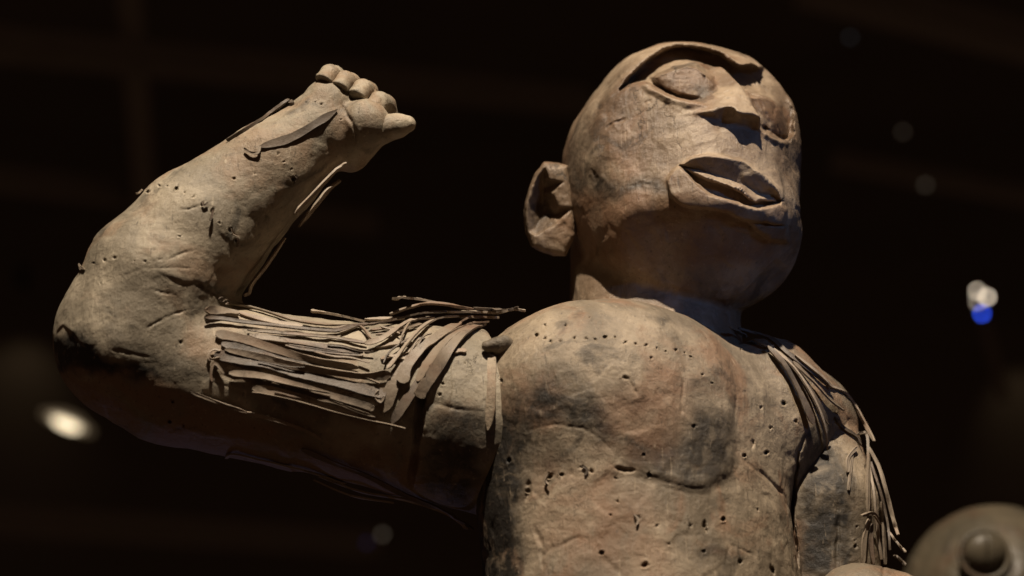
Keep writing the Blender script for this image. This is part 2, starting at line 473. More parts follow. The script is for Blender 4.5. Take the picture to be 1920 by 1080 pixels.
def head_field(p):
    d = head_base(p)
    R = Relief(p, (np.abs(d) < 60) & (p[:, 2] > HC[2] - 40))
    R.area(SOCKET, -34, 4.5)
    for EYE, ET, EB, LID, LT, LB in ((EYE_A, EYE_A[:8], [EYE_A[0]] + EYE_A[:6:-1], LID_A, LID_A[:7], [LID_A[0]] + LID_A[:5:-1]), (EYE_B, EYE_B[:5], [EYE_B[0]] + EYE_B[:3:-1], LID_B, LID_B[:4], [LID_B[0]] + LID_B[:2:-1])):
        R.slope(LID, LT, LB, 4, 28, 3.5)
        R.slope(EYE, ET, EB, 28, 16, 3)
        R.dome(EYE, 4, 28, .9)
    R.groove(Z1((760, 372), (850, 416), (950, 464), (1050, 494), (1150, 496), (1215, 462)), 13, -9)
    R.groove(Z1((1480, 640), (1540, 690), (1600, 722), (1650, 735)), 10, -6)
    R.groove(Z1((1320, 290), (1420, 296), (1505, 325), (1570, 385), (1618, 460), (1640, 540), (1650, 620)), 17, 16, .7)
    R.groove(Z1((1045, 330), (1030, 390), (1050, 430)), 3, 2.5); R.groove(Z1((930, 330), (960, 350), (1080, 340), (1150, 300)), 3, 2)
    R.groove(Z1((1575, 500), (1560, 560), (1590, 660)), 3, 2.5); R.groove(Z1((1480, 455), (1500, 520), (1540, 640)), 3, 2)
    R.area(LIP, 15, 2.5)
    R.area(Z2((1330, 402), (1430, 422), (1540, 432), (1552, 520), (1450, 505), (1380, 455)), 9, 4)
    R.slope(UP_T + UP_B[::-1][1:], UP_T, UP_B, 2, -24, 1.5)
    R.slope(UP_B + TOOTH_B[::-1], UP_B, TOOTH_B, -24, -8, 1.5)
    R.area(TOOTH_B + OPEN_B[::-1], -32, 2)
    R.groove(Z1((555, 642), (580, 628), (620, 603), (650, 588), (680, 568)), 4, 5, .7)
    R.groove(Z1((480, 880), (500, 930), (490, 980)), 6, 4)
    R.groove(Z2((660, 210), (720, 195), (800, 204)), 5, 2)
    R.groove(Z1((780, 490), (830, 475)), 4, 4)
    g = ((p - HC) @ HB.T) / np.array([224, 268, 240], F) ** 2
    nz = (g @ HB)[:, 2] / (np.sqrt((g * g).sum(1)) + 1e-9)
    h = R.h * sstep(.0, .28, nz)
    d = d - h
    d = smin(d, nose(p), 6)
    # nostrils
    for a in (.3, .68):
        c = NAL + (NAR - NAL) * a + HB[2] * 26 - HB[1] * 2
        d = smax(d, -ell(p, c, (20, 12, 20), HB), 5)
    # neck crack
    return d

V = 2.0
def bounds(c, e): return np.asarray(c) - e, np.asarray(c) + e

statue = empty('statue', P(1250, 2600, 900), 'life-size carved wooden man with one fist raised and thin strips fastened along his arms', 'statue')
v, q = mesh_field(head_field, (-20, -330, -480), (600, 510, 260), V * 1.1, 26)
v = hewn(v, q, 1.7, 0, 91, 125, 0)
v = hewn(v, q, .7, .55, 11, 56, .25)
px, py = proj(v)
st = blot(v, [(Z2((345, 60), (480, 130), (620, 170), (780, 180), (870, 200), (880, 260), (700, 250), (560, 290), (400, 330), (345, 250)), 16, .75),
             (EYE_A, 3, .6), (EYE_B, 3, .5), (Z1((250, 800), (420, 500), (640, 300), (760, 400), (700, 560), (560, 700), (420, 1000), (300, 1000)), 50, .5),  # eyeballs darkened: brown tone plus painted shade from their tilt
             (Z1((340, 760), (460, 640), (620, 560), (760, 520), (700, 640), (560, 760), (440, 980), (330, 900)), 30, .30),
             (Z1((800, 560), (1000, 560), (1090, 590), (1000, 640), (860, 640)), 20, .25)])
rd = blot(v, [(Z2((340, 250), (900, 260), (1500, 440), (1500, 640), (300, 640)), 20, .8), (Z1((840, 330), (1220, 330), (1220, 460), (840, 460)), 8, .35), (EYE_A, 3, .5), (EYE_B, 3, .5), (Z2((870, 100), (1540, 300), (1540, 430), (870, 300)), 10, .3)])
head = mesh_obj('head', v, q, HEADW, statue, attrs={'stain_and_shade': st, 'ruddy': rd})
print('head', len(v), time.time() - T0)

# ear
EARC, _ = march(head_base, [1062], [392]); EARC = EARC[0]
EARO = Z2((182, 74), (250, 78), (312, 92), (325, 160), (335, 260), (345, 350), (352, 480), (330, 540), (300, 600), (230, 598), (160, 575), (110, 548), (82, 470), (72, 380), (76, 290), (100, 215), (130, 140))
BOWL = Z2((188, 95), (205, 165), (288, 186), (232, 246), (268, 322), (333, 330), (240, 432), (135, 484), (96, 462), (86, 380), (90, 295), (112, 225), (142, 150))
def chaikin(p):
    o = []
    for a, b in zip(p, p[1:] + p[:1]):
        o += [(a[0] * .75 + b[0] * .25, a[1] * .75 + b[1] * .25), (a[0] * .25 + b[0] * .75, a[1] * .25 + b[1] * .75)]
    return o
def ear_field(p):
    x, y = proj(p)
    c = P(1030, 392, 0); zc = EARC[2] + 15
    d2 = seg2(x.astype(F), y.astype(F), EARO, True)
    tilt = (x - 1030) * .15 + (392 - y) * (-.12)
    dz = np.abs(p[:, 2] - zc - tilt) - 34
    d = smax(d2, dz, 20)
    b2 = seg2(x.astype(F), y.astype(F), BOWL, True)
    floor = zc + tilt + 34 - np.clip(-b2, 0, 22) * 1.6 - 6
    return smax(d, -smax(b2, floor - p[:, 2], 4), 4)
v, q = mesh_field(ear_field, (0, -120, EARC[2] - 60), (160, 280, EARC[2] + 90), V, 20)
v = hewn(v, q, .5, 1.3, 17, 30)
mesh_obj('ear', v, q, HEADW, head, attrs={'stain_and_shade': blot(v, [(Z2((60, 260), (200, 260), (250, 420), (140, 500), (60, 500)), 10, .5)])})  # shading of the ear hollow put into the colour

#@@TORSO
TC = P(1201, 900, 90).astype(F)      # body axis point
Bp = lambda l, u, f: TC + BB.T @ np.array([l, u, f], F)
def torso_base(p):
    q = (p - TC) @ BB.T
    t = np.clip((q[:, 1] + 100) / 300, 0, 1)
    A = 300 + 18 * t; Bd = 252 - 38 * t
    k0 = np.sqrt((q[:, 0] / A) ** 2 + (q[:, 2] / Bd) ** 2); k1 = np.sqrt((q[:, 0] / A ** 2) ** 2 + (q[:, 2] / Bd ** 2) ** 2) + 1e-9
    d = k0 * (k0 - 1) / k1
    d = smax(d, q[:, 1] - 190, 150)
    d = smax(d, -q[:, 1] - 420, 10)
    d = smin(d, ell(p, P(1232, 800, 108), (300, 200, 185), BB), 60)     # rib cage
    d = smin(d, ell(p, P(1062, 895, 190), (140, 165, 128), BB), 90)
    d = smin(d, ell(p, P(1138, 738, 178), (190, 160, 116), BB), 80)     # chest muscle
    d = smin(d, ell(p, P(1447, 778, 45), (118, 150, 105), BB), 26)
    d = smin(d, ell(p, P(1050, 750, 120), (165, 150, 150), BB), 50)     # shoulders
    d = smin(d, ell(p, P(1490, 815, -60), (110, 130, 130), BB), 50)
    return d

def Z7(*pts): return [(880 + q[0] / 2.078, 560 + q[1] / 2.078) + tuple(q[2:]) for q in pts]
def Z8(*pts): return [(1340 + q[0] / 2.25, 600 + q[1] / 2.25) + tuple(q[2:]) for q in pts]
PEC = Z7((100, 150), (300, 20), (600, -10), (860, 55), (950, 130), (1010, 230), (1030, 350), (1034, 500), (1036, 620), (1000, 690), (930, 735), (860, 737), (740, 702),
         (610, 660), (450, 720), (200, 800), (40, 700))
def torso_field(p):
    d = torso_base(p)
    R = Relief(p, (np.abs(d) < 50) & (p[:, 2] > -60))
    R.area(PEC, 8, 15, 0, (1060, 1230))
    R.groove(Z7((940, 120), (1012, 230), (1037, 360), (1040, 520), (1044, 680)), 16, 6)
    R.groove(Z7((220, 512), (330, 490), (440, 505), (520, 552), (600, 645)), 5, 2.5)
    R.groove(Z7((600, 645), (740, 705), (860, 740), (930, 738), (1002, 695)), 4, 2.5)
    R.groove(Z7((1036, 330), (1036, 500), (1042, 640)), 5, 3)
    R.groove(Z7((820, 275), (836, 330), (830, 400), (824, 465)), 5, 4)
    R.groove(Z7((605, 300), (640, 350), (660, 390)), 6, 5)
    R.groove(Z7((560, 655), (600, 668), (645, 668)), 6, 12)
    R.groove(Z7((280, 1010), (320, 975), (350, 962), (400, 940), (440, 925)), 7, 3.5)
    R.groove(Z7((230, 700), (235, 760), (220, 790)), 7, 8)
    R.groove(Z7((250, 880), (280, 960), (290, 1060)), 8, 5)
    R.groove(Z7((480, 930), (520, 1010), (600, 1080)), 9, 3)
    R.groove(Z7((920, 860), (914, 890), (925, 915)), 5, 12)
    R.groove(Z7((1010, 955), (1060, 980), (1120, 1005)), 4, 3.5)
    R.groove(Z8((388, 480), (352, 560), (332, 700), (326, 830), (345, 960), (352, 1090)), 6, 16)
    R.groove(Z8((160, 500), (158, 550)), 4, 9)
    R.groove(Z8((120, 590), (200, 650), (290, 740), (325, 830)), 7, 5)
    R.groove(Z8((40, 880), (60, 960), (40, 1040)), 6, 2.5)
    R.groove(Z8((235, 1030), (250, 1080)), 6, 12)
    R.holes(Z7((262, 143), (297, 155), (320, 168), (355, 165), (408, 157), (455, 157), (490, 160), (530, 150), (567, 153), (608, 172), (648, 176), (686, 180), (732, 190),
               (765, 205), (803, 200), (838, 210), (863, 227), (705, 232), (945, 328), (908, 298), (375, 105), (295, 103), (470, 75)), 3.4, 8)
    R.holes(Z7((605, 310, 6), (875, 497, 5), (655, 855, 7), (580, 793, 5), (860, 885, 5), (990, 860, 5), (515, 990, 7), (685, 1040, 7), (775, 960, 4), (310, 690, 6), (362, 688, 6),
               (475, 675, 7), (440, 658, 5), (230, 750, 6), (700, 688, 6), (680, 607, 4), (570, 700, 4), (730, 885, 3.5), (910, 985, 4), (550, 845, 4), (155, 630, 5), (125, 320, 4)), 5, 14)
    R.holes(Z8((235, 455, 5), (340, 425, 5), (290, 350, 5), (215, 560, 5), (195, 370, 3), (125, 570, 4), (37, 840, 5), (105, 1020, 4), (110, 130, 3), (180, 800, 3)), 5, 12)
    return d - R.h
v, q = mesh_field(torso_field, (-120, -700, -260), (700, 60, 540), V * 1.2, 20)
v = hewn(v, q, .65, .7, 23, 60, .45)
px, py = proj(v)
# dark patina mixed with painted shade on the chest and flank, rusty streaks
st = blot(v, [(Z7((150, 380), (260, 320), (420, 360), (560, 440), (600, 600), (520, 560), (440, 500), (330, 480), (220, 500), (130, 480)), 22, .75),
           (Z7((560, 520), (700, 520), (860, 560), (900, 430), (1010, 430), (1030, 600), (980, 710), (880, 725), (740, 690), (620, 630)), 24, .7),
           (Z7((60, 430), (160, 440), (230, 560), (200, 700), (180, 850), (190, 1000), (220, 1120), (20, 1120), (30, 700)), 22, 1),
           (Z8((390, 440), (470, 460), (590, 560), (560, 1080), (350, 1080), (330, 760)), 20, .55)])  # shaded side next to the hanging arm, painted darker
rd = blot(v, [(Z7((540, 380), (800, 300), (860, 420), (780, 620), (520, 600)), 40, .6), (Z7((300, 640), (700, 760), (800, 1080), (560, 1080), (260, 960)), 40, .5)])
torso = mesh_obj('torso', v, q, WOOD, statue, attrs={'stain_and_shade': st, 'ruddy': rd})
print('torso', len(v), time.time() - T0)

#@@ARM
def Z3(*pts): return [(420 + q[0] / 3.2725, 90 + q[1] / 3.2725) + tuple(q[2:]) for q in pts]
def Z4(*pts): return [(80 + q[0] / 2.8417, 260 + q[1] / 2.8417) + tuple(q[2:]) for q in pts]
def Z5(*pts): return [(360 + q[0] / 3.0855, 520 + q[1] / 3.0855) + tuple(q[2:]) for q in pts]
def Z6(*pts): return [(80 + q[0] / 3.0968, 560 + q[1] / 3.0968) + tuple(q[2:]) for q in pts]
def Z9(*pts): return [(560 + q[0] / 4.1545, 540 + q[1] / 4.1545) + tuple(q[2:]) for q in pts]
ARM_C = [P(945, 795, 120), P(780, 770, 150), P(560, 738, 185), P(330, 692, 205), P(262, 640, 205)]
ARM_R = [170, 153, 134, 133, 140]
FORE_C = [P(258, 632, 205), P(300, 530, 198), P(377, 436, 178), P(507, 322, 152), P(593, 253, 135)]
FORE_R = [140, 134, 120, 90, 70]
def arm_base(p):
    d = None
    for i in range(len(ARM_C) - 1):
        e = cone(p, ARM_C[i], ARM_C[i + 1], ARM_R[i], ARM_R[i + 1]); d = e if d is None else smin(d, e, 12)
    g = None
    for i in range(len(FORE_C) - 1):
        e = cone(p, FORE_C[i], FORE_C[i + 1], FORE_R[i], FORE_R[i + 1]); g = e if g is None else smin(g, e, 12)
    d = smin(d, g, 30)
    h = cone(p, P(606, 215, 122), P(614, 196, 130), 56, 46)            # heel of the hand
    h = smin(h, cone(p, P(655, 280, 130), P(684, 236, 150), 40, 48), 14)
    h = smin(h, cone(p, P(630, 230, 100), P(678, 190, 95), 50, 34), 14)  # back of the fist
    return smin(d, h, 16)
def arm_field(p):
    d = arm_base(p)
    R = Relief(p, (np.abs(d) < 50) & (p[:, 2] > 90))
    R.groove(Z3((718, 345), (780, 445), (812, 520), (800, 610)), 5, 7)
    R.groove(Z3((640, 200), (690, 215), (735, 250), (730, 290)), 6, 6)
    R.groove(Z4((430, 735), (540, 690), (700, 690), (870, 692)), 2.5, 3)
    R.groove(Z4((665, 645), (740, 615), (800, 598)), 4.5, 4)
    R.groove(Z4((720, 378), (780, 378), (850, 350)), 4, 5)
    R.groove(Z4((580, 650), (670, 645)), 2.5, 3)
    R.groove(Z4((545, 1015), (650, 950), (800, 905)), 3, 4)
    R.groove(Z4((720, 772), (800, 768), (870, 795), (940, 850)), 6, 3.5)
    for k in range(9):
        a, b = 800 + 17 * k, 748 + 9 * k
        R.groove(Z4((a, b), (a + 35, b + 28 + 6 * (k % 3)), (a + 55, b + 62)), 2.5, 3.5)
    R.groove(Z4((560, 790), (620, 815), (720, 830)), 3, 3)
    R.groove(Z6((590, 175), (680, 130), (760, 100)), 3, 3)
    R.groove(Z6((400, 300), (520, 320), (640, 345)), 4, 4)
    R.groove(Z6((960, 470), (1100, 520), (1210, 560)), 3, 3)
    R.groove([(797, 655), (792, 720), (784, 800), (776, 870), (768, 915)], 11, 26, .5)
    R.groove([(846, 660), (850, 730), (838, 800)], 3, 4)
    R.groove([(805, 752), (850, 765), (905, 772)], 6, 4)
    R.holes(Z4((620, 250), (665, 250), (710, 265, 4), (755, 287), (800, 310, 4), (850, 350, 4.5), (905, 385, 5), (945, 450, 4.5), (1000, 490, 5), (1030, 540, 5), (560, 285, 4),
               (330, 650), (385, 635, 4), (490, 650), (545, 655, 4), (270, 665), (1325, 165, 4), (1335, 215, 6), (310, 770), (1255, 85), (1280, 125), (1020, 210), (730, 522)), 3, 9)
    R.holes(Z6((800, 255, 5.5), (755, 600, 5), (820, 742, 4), (735, 715, 4)), 5, 14)
    R.holes(Z3((505, 332), (560, 330), (600, 345), (330, 652), (195, 775), (65, 795), (720, 440), (365, 700)), 2.6, 6)
    R.holes([(830, 720, 4), (824, 740, 5), (873, 682, 3)], 4, 10)
    d = d - R.h
    return smax(d, (p - P(918, 790, 120).astype(F)) @ np.array([.98, .05, -.2], F), 10)
v, q = mesh_field(arm_field, (-900, -480, -60), (20, 420, 400), V * 1.2, 20)
v = hewn(v, q, .72, .6, 29, 60, .3)
px, py = proj(v)
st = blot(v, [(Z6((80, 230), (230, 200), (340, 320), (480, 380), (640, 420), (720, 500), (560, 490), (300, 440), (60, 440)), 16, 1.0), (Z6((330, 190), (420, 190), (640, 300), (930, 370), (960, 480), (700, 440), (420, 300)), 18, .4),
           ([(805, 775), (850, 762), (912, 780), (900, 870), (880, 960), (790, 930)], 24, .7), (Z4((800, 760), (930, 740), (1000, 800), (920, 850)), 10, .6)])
rd = blot(v, [(Z6((0, 420), (480, 420), (700, 500), (1300, 690), (2200, 900), (2200, 1500), (0, 900)), 16, 1)])  # reddish light from below, tinted into the underside colour
arm = mesh_obj('arm', v, q, ARMW, statue, attrs={'stain_and_shade': st, 'ruddy': rd})
print('arm', len(v), time.time() - T0)

# fingers: curled over the palm, and the thumb standing out sideways
def finger(name, chain, rad, cut=None):
    ch = [P(*c) for c in chain]
    def f(p):
        d = None
        for i in range(len(ch) - 1):
            e = cone(p, ch[i], ch[i + 1], rad[i], rad[i + 1]); d = e if d is None else smin(d, e, 6)
        if cut:
            c = P(*cut); nrm = np.array([-.42, -.78, .46], F)
            d = smax(d, (p - c.astype(F)) @ nrm, 4)
        return d
    a = np.array(ch); m = max(rad) + 8
    v, q = mesh_field(f, a.min(0) - m, a.max(0) + m, 1.8, 6)
    v = hewn(v, q, .25, .8, 41, 30)
    mesh_obj(name, v, q, ARMW, arm)
for x, y, r in ((614, 140, 17.5), (643, 153, 17.5), (675, 169, 18), (707, 194, 19.5)):
    finger('finger', [(x + 22, y + 36, 66), (x + 13, y + 4, 84), (x + 4, y - 1, 124), (x - 7, y + 12, 150)], [r + 1, r + 1, r, r - 1], (x - 9, y + 12, 150))
finger('thumb', [(695, 256, 148), (720, 241, 158), (746, 236, 160), (764, 233, 160)], [26, 24, 21, 14])

# ---- other arm, hanging
LARM = [P(1508, 815, -30), P(1546, 950, 72), P(1560, 1180, 145)]
def larm_base(p):
    d = smin(cone(p, LARM[0], LARM[1], 98, 96), cone(p, LARM[1], LARM[2], 96, 92), 12)
    return d
def larm_field(p):
    d = larm_base(p)
    R = Relief(p, (np.abs(d) < 40))
    R.groove(Z8((515, 760), (522, 900), (515, 1060)), 6, 10)
    R.groove(Z8((390, 480), (352, 560), (332, 700), (326, 830), (345, 960), (352, 1090)), 5, 14)
    R.holes(Z8((600, 870, 4), (590, 960, 5), (590, 930, 3)), 4, 8)
    return d - R.h
v, q = mesh_field(larm_field, (420, -620, -240), (760, -130, 300), V * 1.2, 10)
v = hewn(v, q, .5, 1, 53)
px, py = proj(v)
st = blot(v, [(Z8((380, 480), (500, 500), (580, 700), (580, 1080), (340, 1080)), 26, .8), (Z8((530, 700), (590, 760), (560, 900), (520, 900)), 10, .9)])  # shade on the hanging arm, painted in as a dark tone
larm = mesh_obj('arm', v, q, WOOD, statue, attrs={'stain_and_shade': st})
def lhand_field(p):
    d = cone(p, P(1610, 1146, 215), P(1672, 1156, 190), 84, 82)
    R = Relief(p, np.abs(d) < 30); R.groove([(1653, 1040), (1656, 1075), (1650, 1110)], 4, 5)
    return d - R.h
v, q = mesh_field(lhand_field, (460, -760, 60), (820, -420, 340), V * 1.4, 10)
v = hewn(v, q, .4, 1, 59)
mesh_obj('hand', v, q, WOOD, larm)
print('arms', time.time() - T0)

#@@STRIPS
def spline(pts, n):
    p = np.asarray(pts, float); p = np.vstack([2 * p[0] - p[1], p, 2 * p[-1] - p[-2]])
    out = []
    for i in range(1, len(p) - 2):
        for t in np.linspace(0, 1, n, endpoint=False):
            a, b, c, d = p[i - 1], p[i], p[i + 1], p[i + 2]
            out.append(.5 * ((2 * b) + (c - a) * t + (2 * a - 5 * b + 4 * c - d) * t * t + (3 * b - a - 3 * c + d) * t ** 3))
    out.append(p[-2]); return np.array(out)

def all_body(p):
    return np.minimum(np.minimum(torso_base(p), arm_base(p)), larm_base(p))

def strip(pts, width, lift=6, thick=3.2, tip=(1, 1), parent=None, flat=1.0, mat=None, name='strip', z0=None, seed=0, base=all_body, free=1.0):
    """a flat metal strip following the carved surface; pts are (x, y[, extra lift])"""
    p2 = [(q[0], q[1], lift if len(q) < 3 else q[2]) for q in pts]
    sp = spline(p2, 7); n = len(sp)
    h, hit = march(base, sp[:, 0], sp[:, 1], n=110)
    if z0 is not None:
        h = np.array([P(a, b, z0) for a, b in sp[:, :2]])
    nr = grad(base, h.astype(F), 4).astype(float)
    for _ in range(2):
        nr[1:-1] = (nr[:-2] + 2 * nr[1:-1] + nr[2:]) / 4
        z = h[:, 2].copy(); z[1:-1] = (z[:-2] + 2 * z[1:-1] + z[2:]) / 4
        h = np.array([P(a, b, c) for a, b, c in zip(sp[:, 0], sp[:, 1], z)])
    vis = np.maximum(nr[:, 2], 0)[:, None]
    c = h + nr * (sp[:, 2][:, None]) * (1 - .55 * free * (1 - vis)) + np.array([0, 0, .5]) * (sp[:, 2][:, None]) * (1 - vis)
    T = np.gradient(c, axis=0); T /= np.linalg.norm(T, axis=1, keepdims=True) + 1e-9
    N = nr - (nr * T).sum(1, keepdims=True) * T; N /= np.linalg.norm(N, axis=1, keepdims=True) + 1e-9
    Sd = np.cross(T, N)
    r = np.random.default_rng(int(abs(pts[0][0] * 7 + pts[0][1] * 13)) + seed)
    tw = r.uniform(-.3, .3) + np.cumsum(r.normal(0, .07, n))
    N2 = N * np.cos(tw)[:, None] + Sd * np.sin(tw)[:, None]; S2 = Sd * np.cos(tw)[:, None] - N * np.sin(tw)[:, None]
    t = np.linspace(0, 1, n)
    wv = .94 * width * (1 + .10 * np.sin(t * 9 + r.uniform(0, 6)) + r.normal(0, .03, n))
    wv *= 1 + (tip[0] - 1) * np.exp(-(t / .13) ** 2) + (tip[1] - 1) * np.exp(-((1 - t) / .13) ** 2)
    e = np.minimum(1, np.sqrt(np.clip(1 - (1 - np.minimum(t, 1 - t) * n / 2.2) ** 2, .12, 1)) * (np.minimum(t, 1 - t) * n < 2.2) + (np.minimum(t, 1 - t) * n >= 2.2))
    wv = wv * e
    prof = [(-.5, -.5), (-.5, .5), (0, .28), (.5, .5), (.5, -.5)]
    m = len(prof)
    vs = np.stack([c + S2 * (a * wv)[:, None] + N2 * (b * thick) for a, b in prof], 1).reshape(-1, 3)
    fs = []
    for i in range(n - 1):
        for k in range(m):
            k2 = (k + 1) % m
            fs.append((i * m + k, (i + 1) * m + k, (i + 1) * m + k2, i * m + k2))
    fs.append(tuple(range(m))); fs.append(tuple((n - 1) * m + k for k in range(m - 1, -1, -1)))
    o = mesh_obj(name, vs, fs, mat or STRIPS[int(r.choice(3, p=(.45, .37, .18)))], parent or arm)
    me = o.data; ev = np.zeros(len(me.edges) * 2, np.int32); me.edges.foreach_get('vertices', ev); ev = ev.reshape(-1, 2)
    sh = (ev[:, 0] % m == ev[:, 1] % m) & (ev[:, 0] % m != 2) | ((ev < m).all(1)) | ((ev >= (n - 1) * m).all(1))
    me.attributes.new('sharp_edge', 'BOOLEAN', 'EDGE').data.foreach_set('value', sh)
    return o

# long strips laid along the upper arm
strip(Z5((200, 150), (400, 205), (600, 265), (800, 292), (1020, 292)), 7, 9)
strip(Z5((65, 190), (160, 205), (270, 228)), 15, 8, 6)
strip(Z5((270, 215), (380, 245), (500, 272), (640, 290)), 9, 5)
strip(Z5((62, 240), (200, 262), (330, 280), (560, 307), (800, 328), (920, 303), (1020, 288)), 7, 10)
strip(Z5((318, 316), (560, 338), (800, 358), (1010, 395)), 6, 7)
strip(Z5((330, 345), (600, 388), (800, 418), (990, 445)), 11, 7)
strip(Z5((540, 402), (760, 440), (985, 462)), 6, 5)
strip(Z5((135, 335), (300, 368), (480, 425), (700, 488), (960, 530)), 14, 7, 3.2, (1.5, 1))
strip(Z5((170, 388), (400, 445), (600, 495), (760, 520)), 16, 3)
strip(Z5((190, 425), (400, 470), (600, 522), (850, 562), (1000, 580), (1150, 572)), 13, 8, 3.2, (.8, 1.5))
strip(Z5((130, 450), (300, 482), (450, 508), (600, 560), (800, 602), (1000, 652), (1120, 682)), 19, 5)
strip(Z5((215, 555), (400, 572), (600, 622), (800, 682), (1010, 742), (1050, 765)), 11, 7)
strip(Z5((350, 640), (500, 665), (700, 715), (960, 792)), 15, 4)
strip(Z5((350, 662), (600, 715), (900, 796), (1235, 868)), 4, 9)
strip(Z5((220, 480), (320, 530), (400, 560)), 12, 2)
strip(Z5((930, 680), (1000, 720), (1090, 715)), 18, 2)
strip(Z5((-5, 655), (150, 712), (320, 770)), 5, 10)
strip(Z5((320, 772), (500, 820), (640, 870), (755, 925)), 6, 8)
strip([(424, 856), (440, 849), (500, 862), (590, 884), (650, 905)], 7, 5)
strip([(566, 836), (630, 863), (690, 886), (760, 922), (830, 952), (892, 992)], 10, 9)
strip([(600, 888), (680, 918), (760, 932), (840, 958), (880, 990)], 9, 8)
strip([(590, 893), (660, 922), (740, 936)], 8, 12)
# the bundle draped over the shoulder end
strip(Z9((1460, 303), (1350, 335), (1200, 450), (1080, 620), (965, 790), (930, 860)), 21, 13, 3.4, (.8, 1.35))
strip(Z9((1390, 285), (1270, 335), (1130, 445), (1000, 605), (930, 740)), 21, 9)
strip(Z9((1340, 240), (1200, 322), (1060, 415), (930, 520), (835, 640), (808, 755)), 18, 12, 3.2, (.7, 1.4))
strip(Z9((1250, 245), (1080, 262), (960, 340), (850, 460), (760, 572), (690, 650)), 8, 14)
strip(Z9((1060, 257), (900, 272), (780, 342), (640, 430), (510, 468)), 10, 14)
strip(Z9((1150, 212), (950, 226), (800, 262), (650, 302), (545, 325)), 9, 15)
strip(Z9((1360, 185), (1150, 147), (1000, 140), (850, 175), (710, 225)), 7, 10, 4)
strip(Z9((1330, 178), (1100, 130), (950, 96), (870, 88), (800, 80), (742, 95)), 9, 4, 4, (1, 1.7))
strip(Z9((515, 268), (350, 228), (200, 200), (95, 185)), 8, 4, 4, (1, 1.8))
strip(Z9((515, 258), (650, 252), (830, 247)), 8, 6, 4)
strip(Z9((1140, 197), (1280, 196), (1400, 198), (1550, 204), (1680, 178), (1770, 188)), 9, 6, 4)
strip(Z9((1360, 176), (1500, 184), (1620, 188), (1720, 168)), 7, 10, 4)
strip(Z9((1250, 230), (1400, 232), (1560, 236)), 8, 3, 4)
strip(Z9((1480, 268), (1350, 285), (1190, 335), (1020, 410)), 26, 5)
strip(Z9((970, 400), (850, 560), (750, 730), (650, 960)), 24, 4)
strip(Z9((1070, 560), (900, 790), (730, 1045)), 18, 6)
strip(Z9((1000, 470), (830, 510), (640, 560)), 16, 2.5)
strip(Z9((900, 440), (760, 440), (600, 470)), 10, 3)
strip(Z9((265, 340), (400, 320), (490, 330), (560, 420)), 5, 9)
strip(Z9((320, 372), (450, 322), (550, 305)), 6, 8)
strip(Z9((560, 345), (700, 330), (820, 335), (940, 290)), 5, 7)
strip(Z9((600, 385), (740, 370), (860, 330), (960, 300)), 5, 8)
strip(Z9((640, 330), (720, 350), (790, 385)), 4, 10)
strip(Z9((690, 545), (780, 555), (830, 570)), 8, 7)
strip(Z9((1195, 510), (1260, 500), (1305, 505)), 10, 5)
# thin split strands lying between the wider strips, and loops at their ends
rs = random.Random(3)
for k in range(8):
    a = rs.uniform(250, 800); y = 300 + (a - 250) * .16 + rs.uniform(-20, 330); L_ = rs.uniform(180, 420); sl = .10 + (y - 250) / 350 * .12
    strip(Z5((a, y), (a + L_ * .33, y + sl * L_ * .33 + rs.uniform(-9, 9)), (a + L_ * .66, y + sl * L_ * .66 + rs.uniform(-9, 9)), (a + L_, y + sl * L_ + rs.uniform(-14, 14))), rs.uniform(2.5, 4.5), rs.uniform(5, 12), 2.6, mat=STRIPS[rs.choice((1, 1, 2, 0))])
for k in range(5):
    x, y = rs.uniform(700, 1250), rs.uniform(250, 420); t = rs.uniform(.55, 1.2)
    strip(Z9((x, y), (x - 60, y + 30 * t), (x - 150 * t, y + 110), (x - 190 * t, y + 190)), rs.uniform(2.5, 4), rs.uniform(6, 14), 2.6, mat=STRIPS[rs.choice((1, 1, 2))])
strip(Z5((165, 470), (110, 480), (95, 450), (120, 425), (165, 430)), 5, 7)
strip(Z5((190, 560), (130, 500), (110, 560), (120, 600)), 5, 7, mat=STRIPS[1])
strip(Z5((215, 160), (175, 120), (150, 125), (165, 140)), 4.5, 6)
strip(Z5((1110, 690), (1090, 720), (1060, 690), (1080, 660)), 5, 8)
# forearm
strip(Z3((428, 345), (385, 335), (280, 410), (150, 492), (20, 572)), 11, 3, 5, (1, .6))
strip(Z3((690, 385), (560, 470), (400, 560), (225, 612)), 15, 4, 3, (.3, .8))
strip(Z3((225, 612), (210, 650), (165, 650), (130, 625)), 5, 6)
strip(Z3((748, 680), (665, 718), (585, 800), (500, 890), (400, 992)), 8, 15, 4, free=.1, mat=STRIPS[0])
strip(Z3((690, 765), (605, 832), (520, 935), (415, 1065)), 10, 18, 4, (.7, .4), free=.1, mat=STRIPS[0])
strip([(525, 438), (490, 490), (463, 524), (456, 543), (446, 550)], 6, 14, 4, free=.1, mat=STRIPS[0])
# other shoulder and arm
strip(Z8((60, 38), (140, 80), (205, 118), (248, 120)), 8, 8, parent=torso)
strip(Z8((100, 40), (230, 82), (300, 142), (380, 205), (450, 262), (475, 280)), 8, 6, 4, parent=torso)
strip(Z8((222, 130), (290, 212), (350, 330), (398, 440)), 13, 14, 3.2, (.6, 1.1), parent=torso)
strip(Z8((245, 138), (330, 222), (400, 335), (445, 450), (458, 550)), 8, 12, parent=torso)
strip(Z8((320, 190), (400, 270), (465, 340), (525, 384)), 14, 12, parent=torso)
strip(Z8((300, 170), (370, 260), (430, 360), (470, 440)), 9, 7, parent=torso)
strip(Z8((330, 162), (430, 240), (480, 290)), 7, 11, parent=torso)
strip(Z8((465, 275), (540, 305), (580, 350), (622, 425), (668, 512)), 6, 4, 4, parent=torso)
strip(Z8((590, 487), (615, 478), (632, 495), (636, 600), (632, 810)), 6, 9, 5, parent=larm)
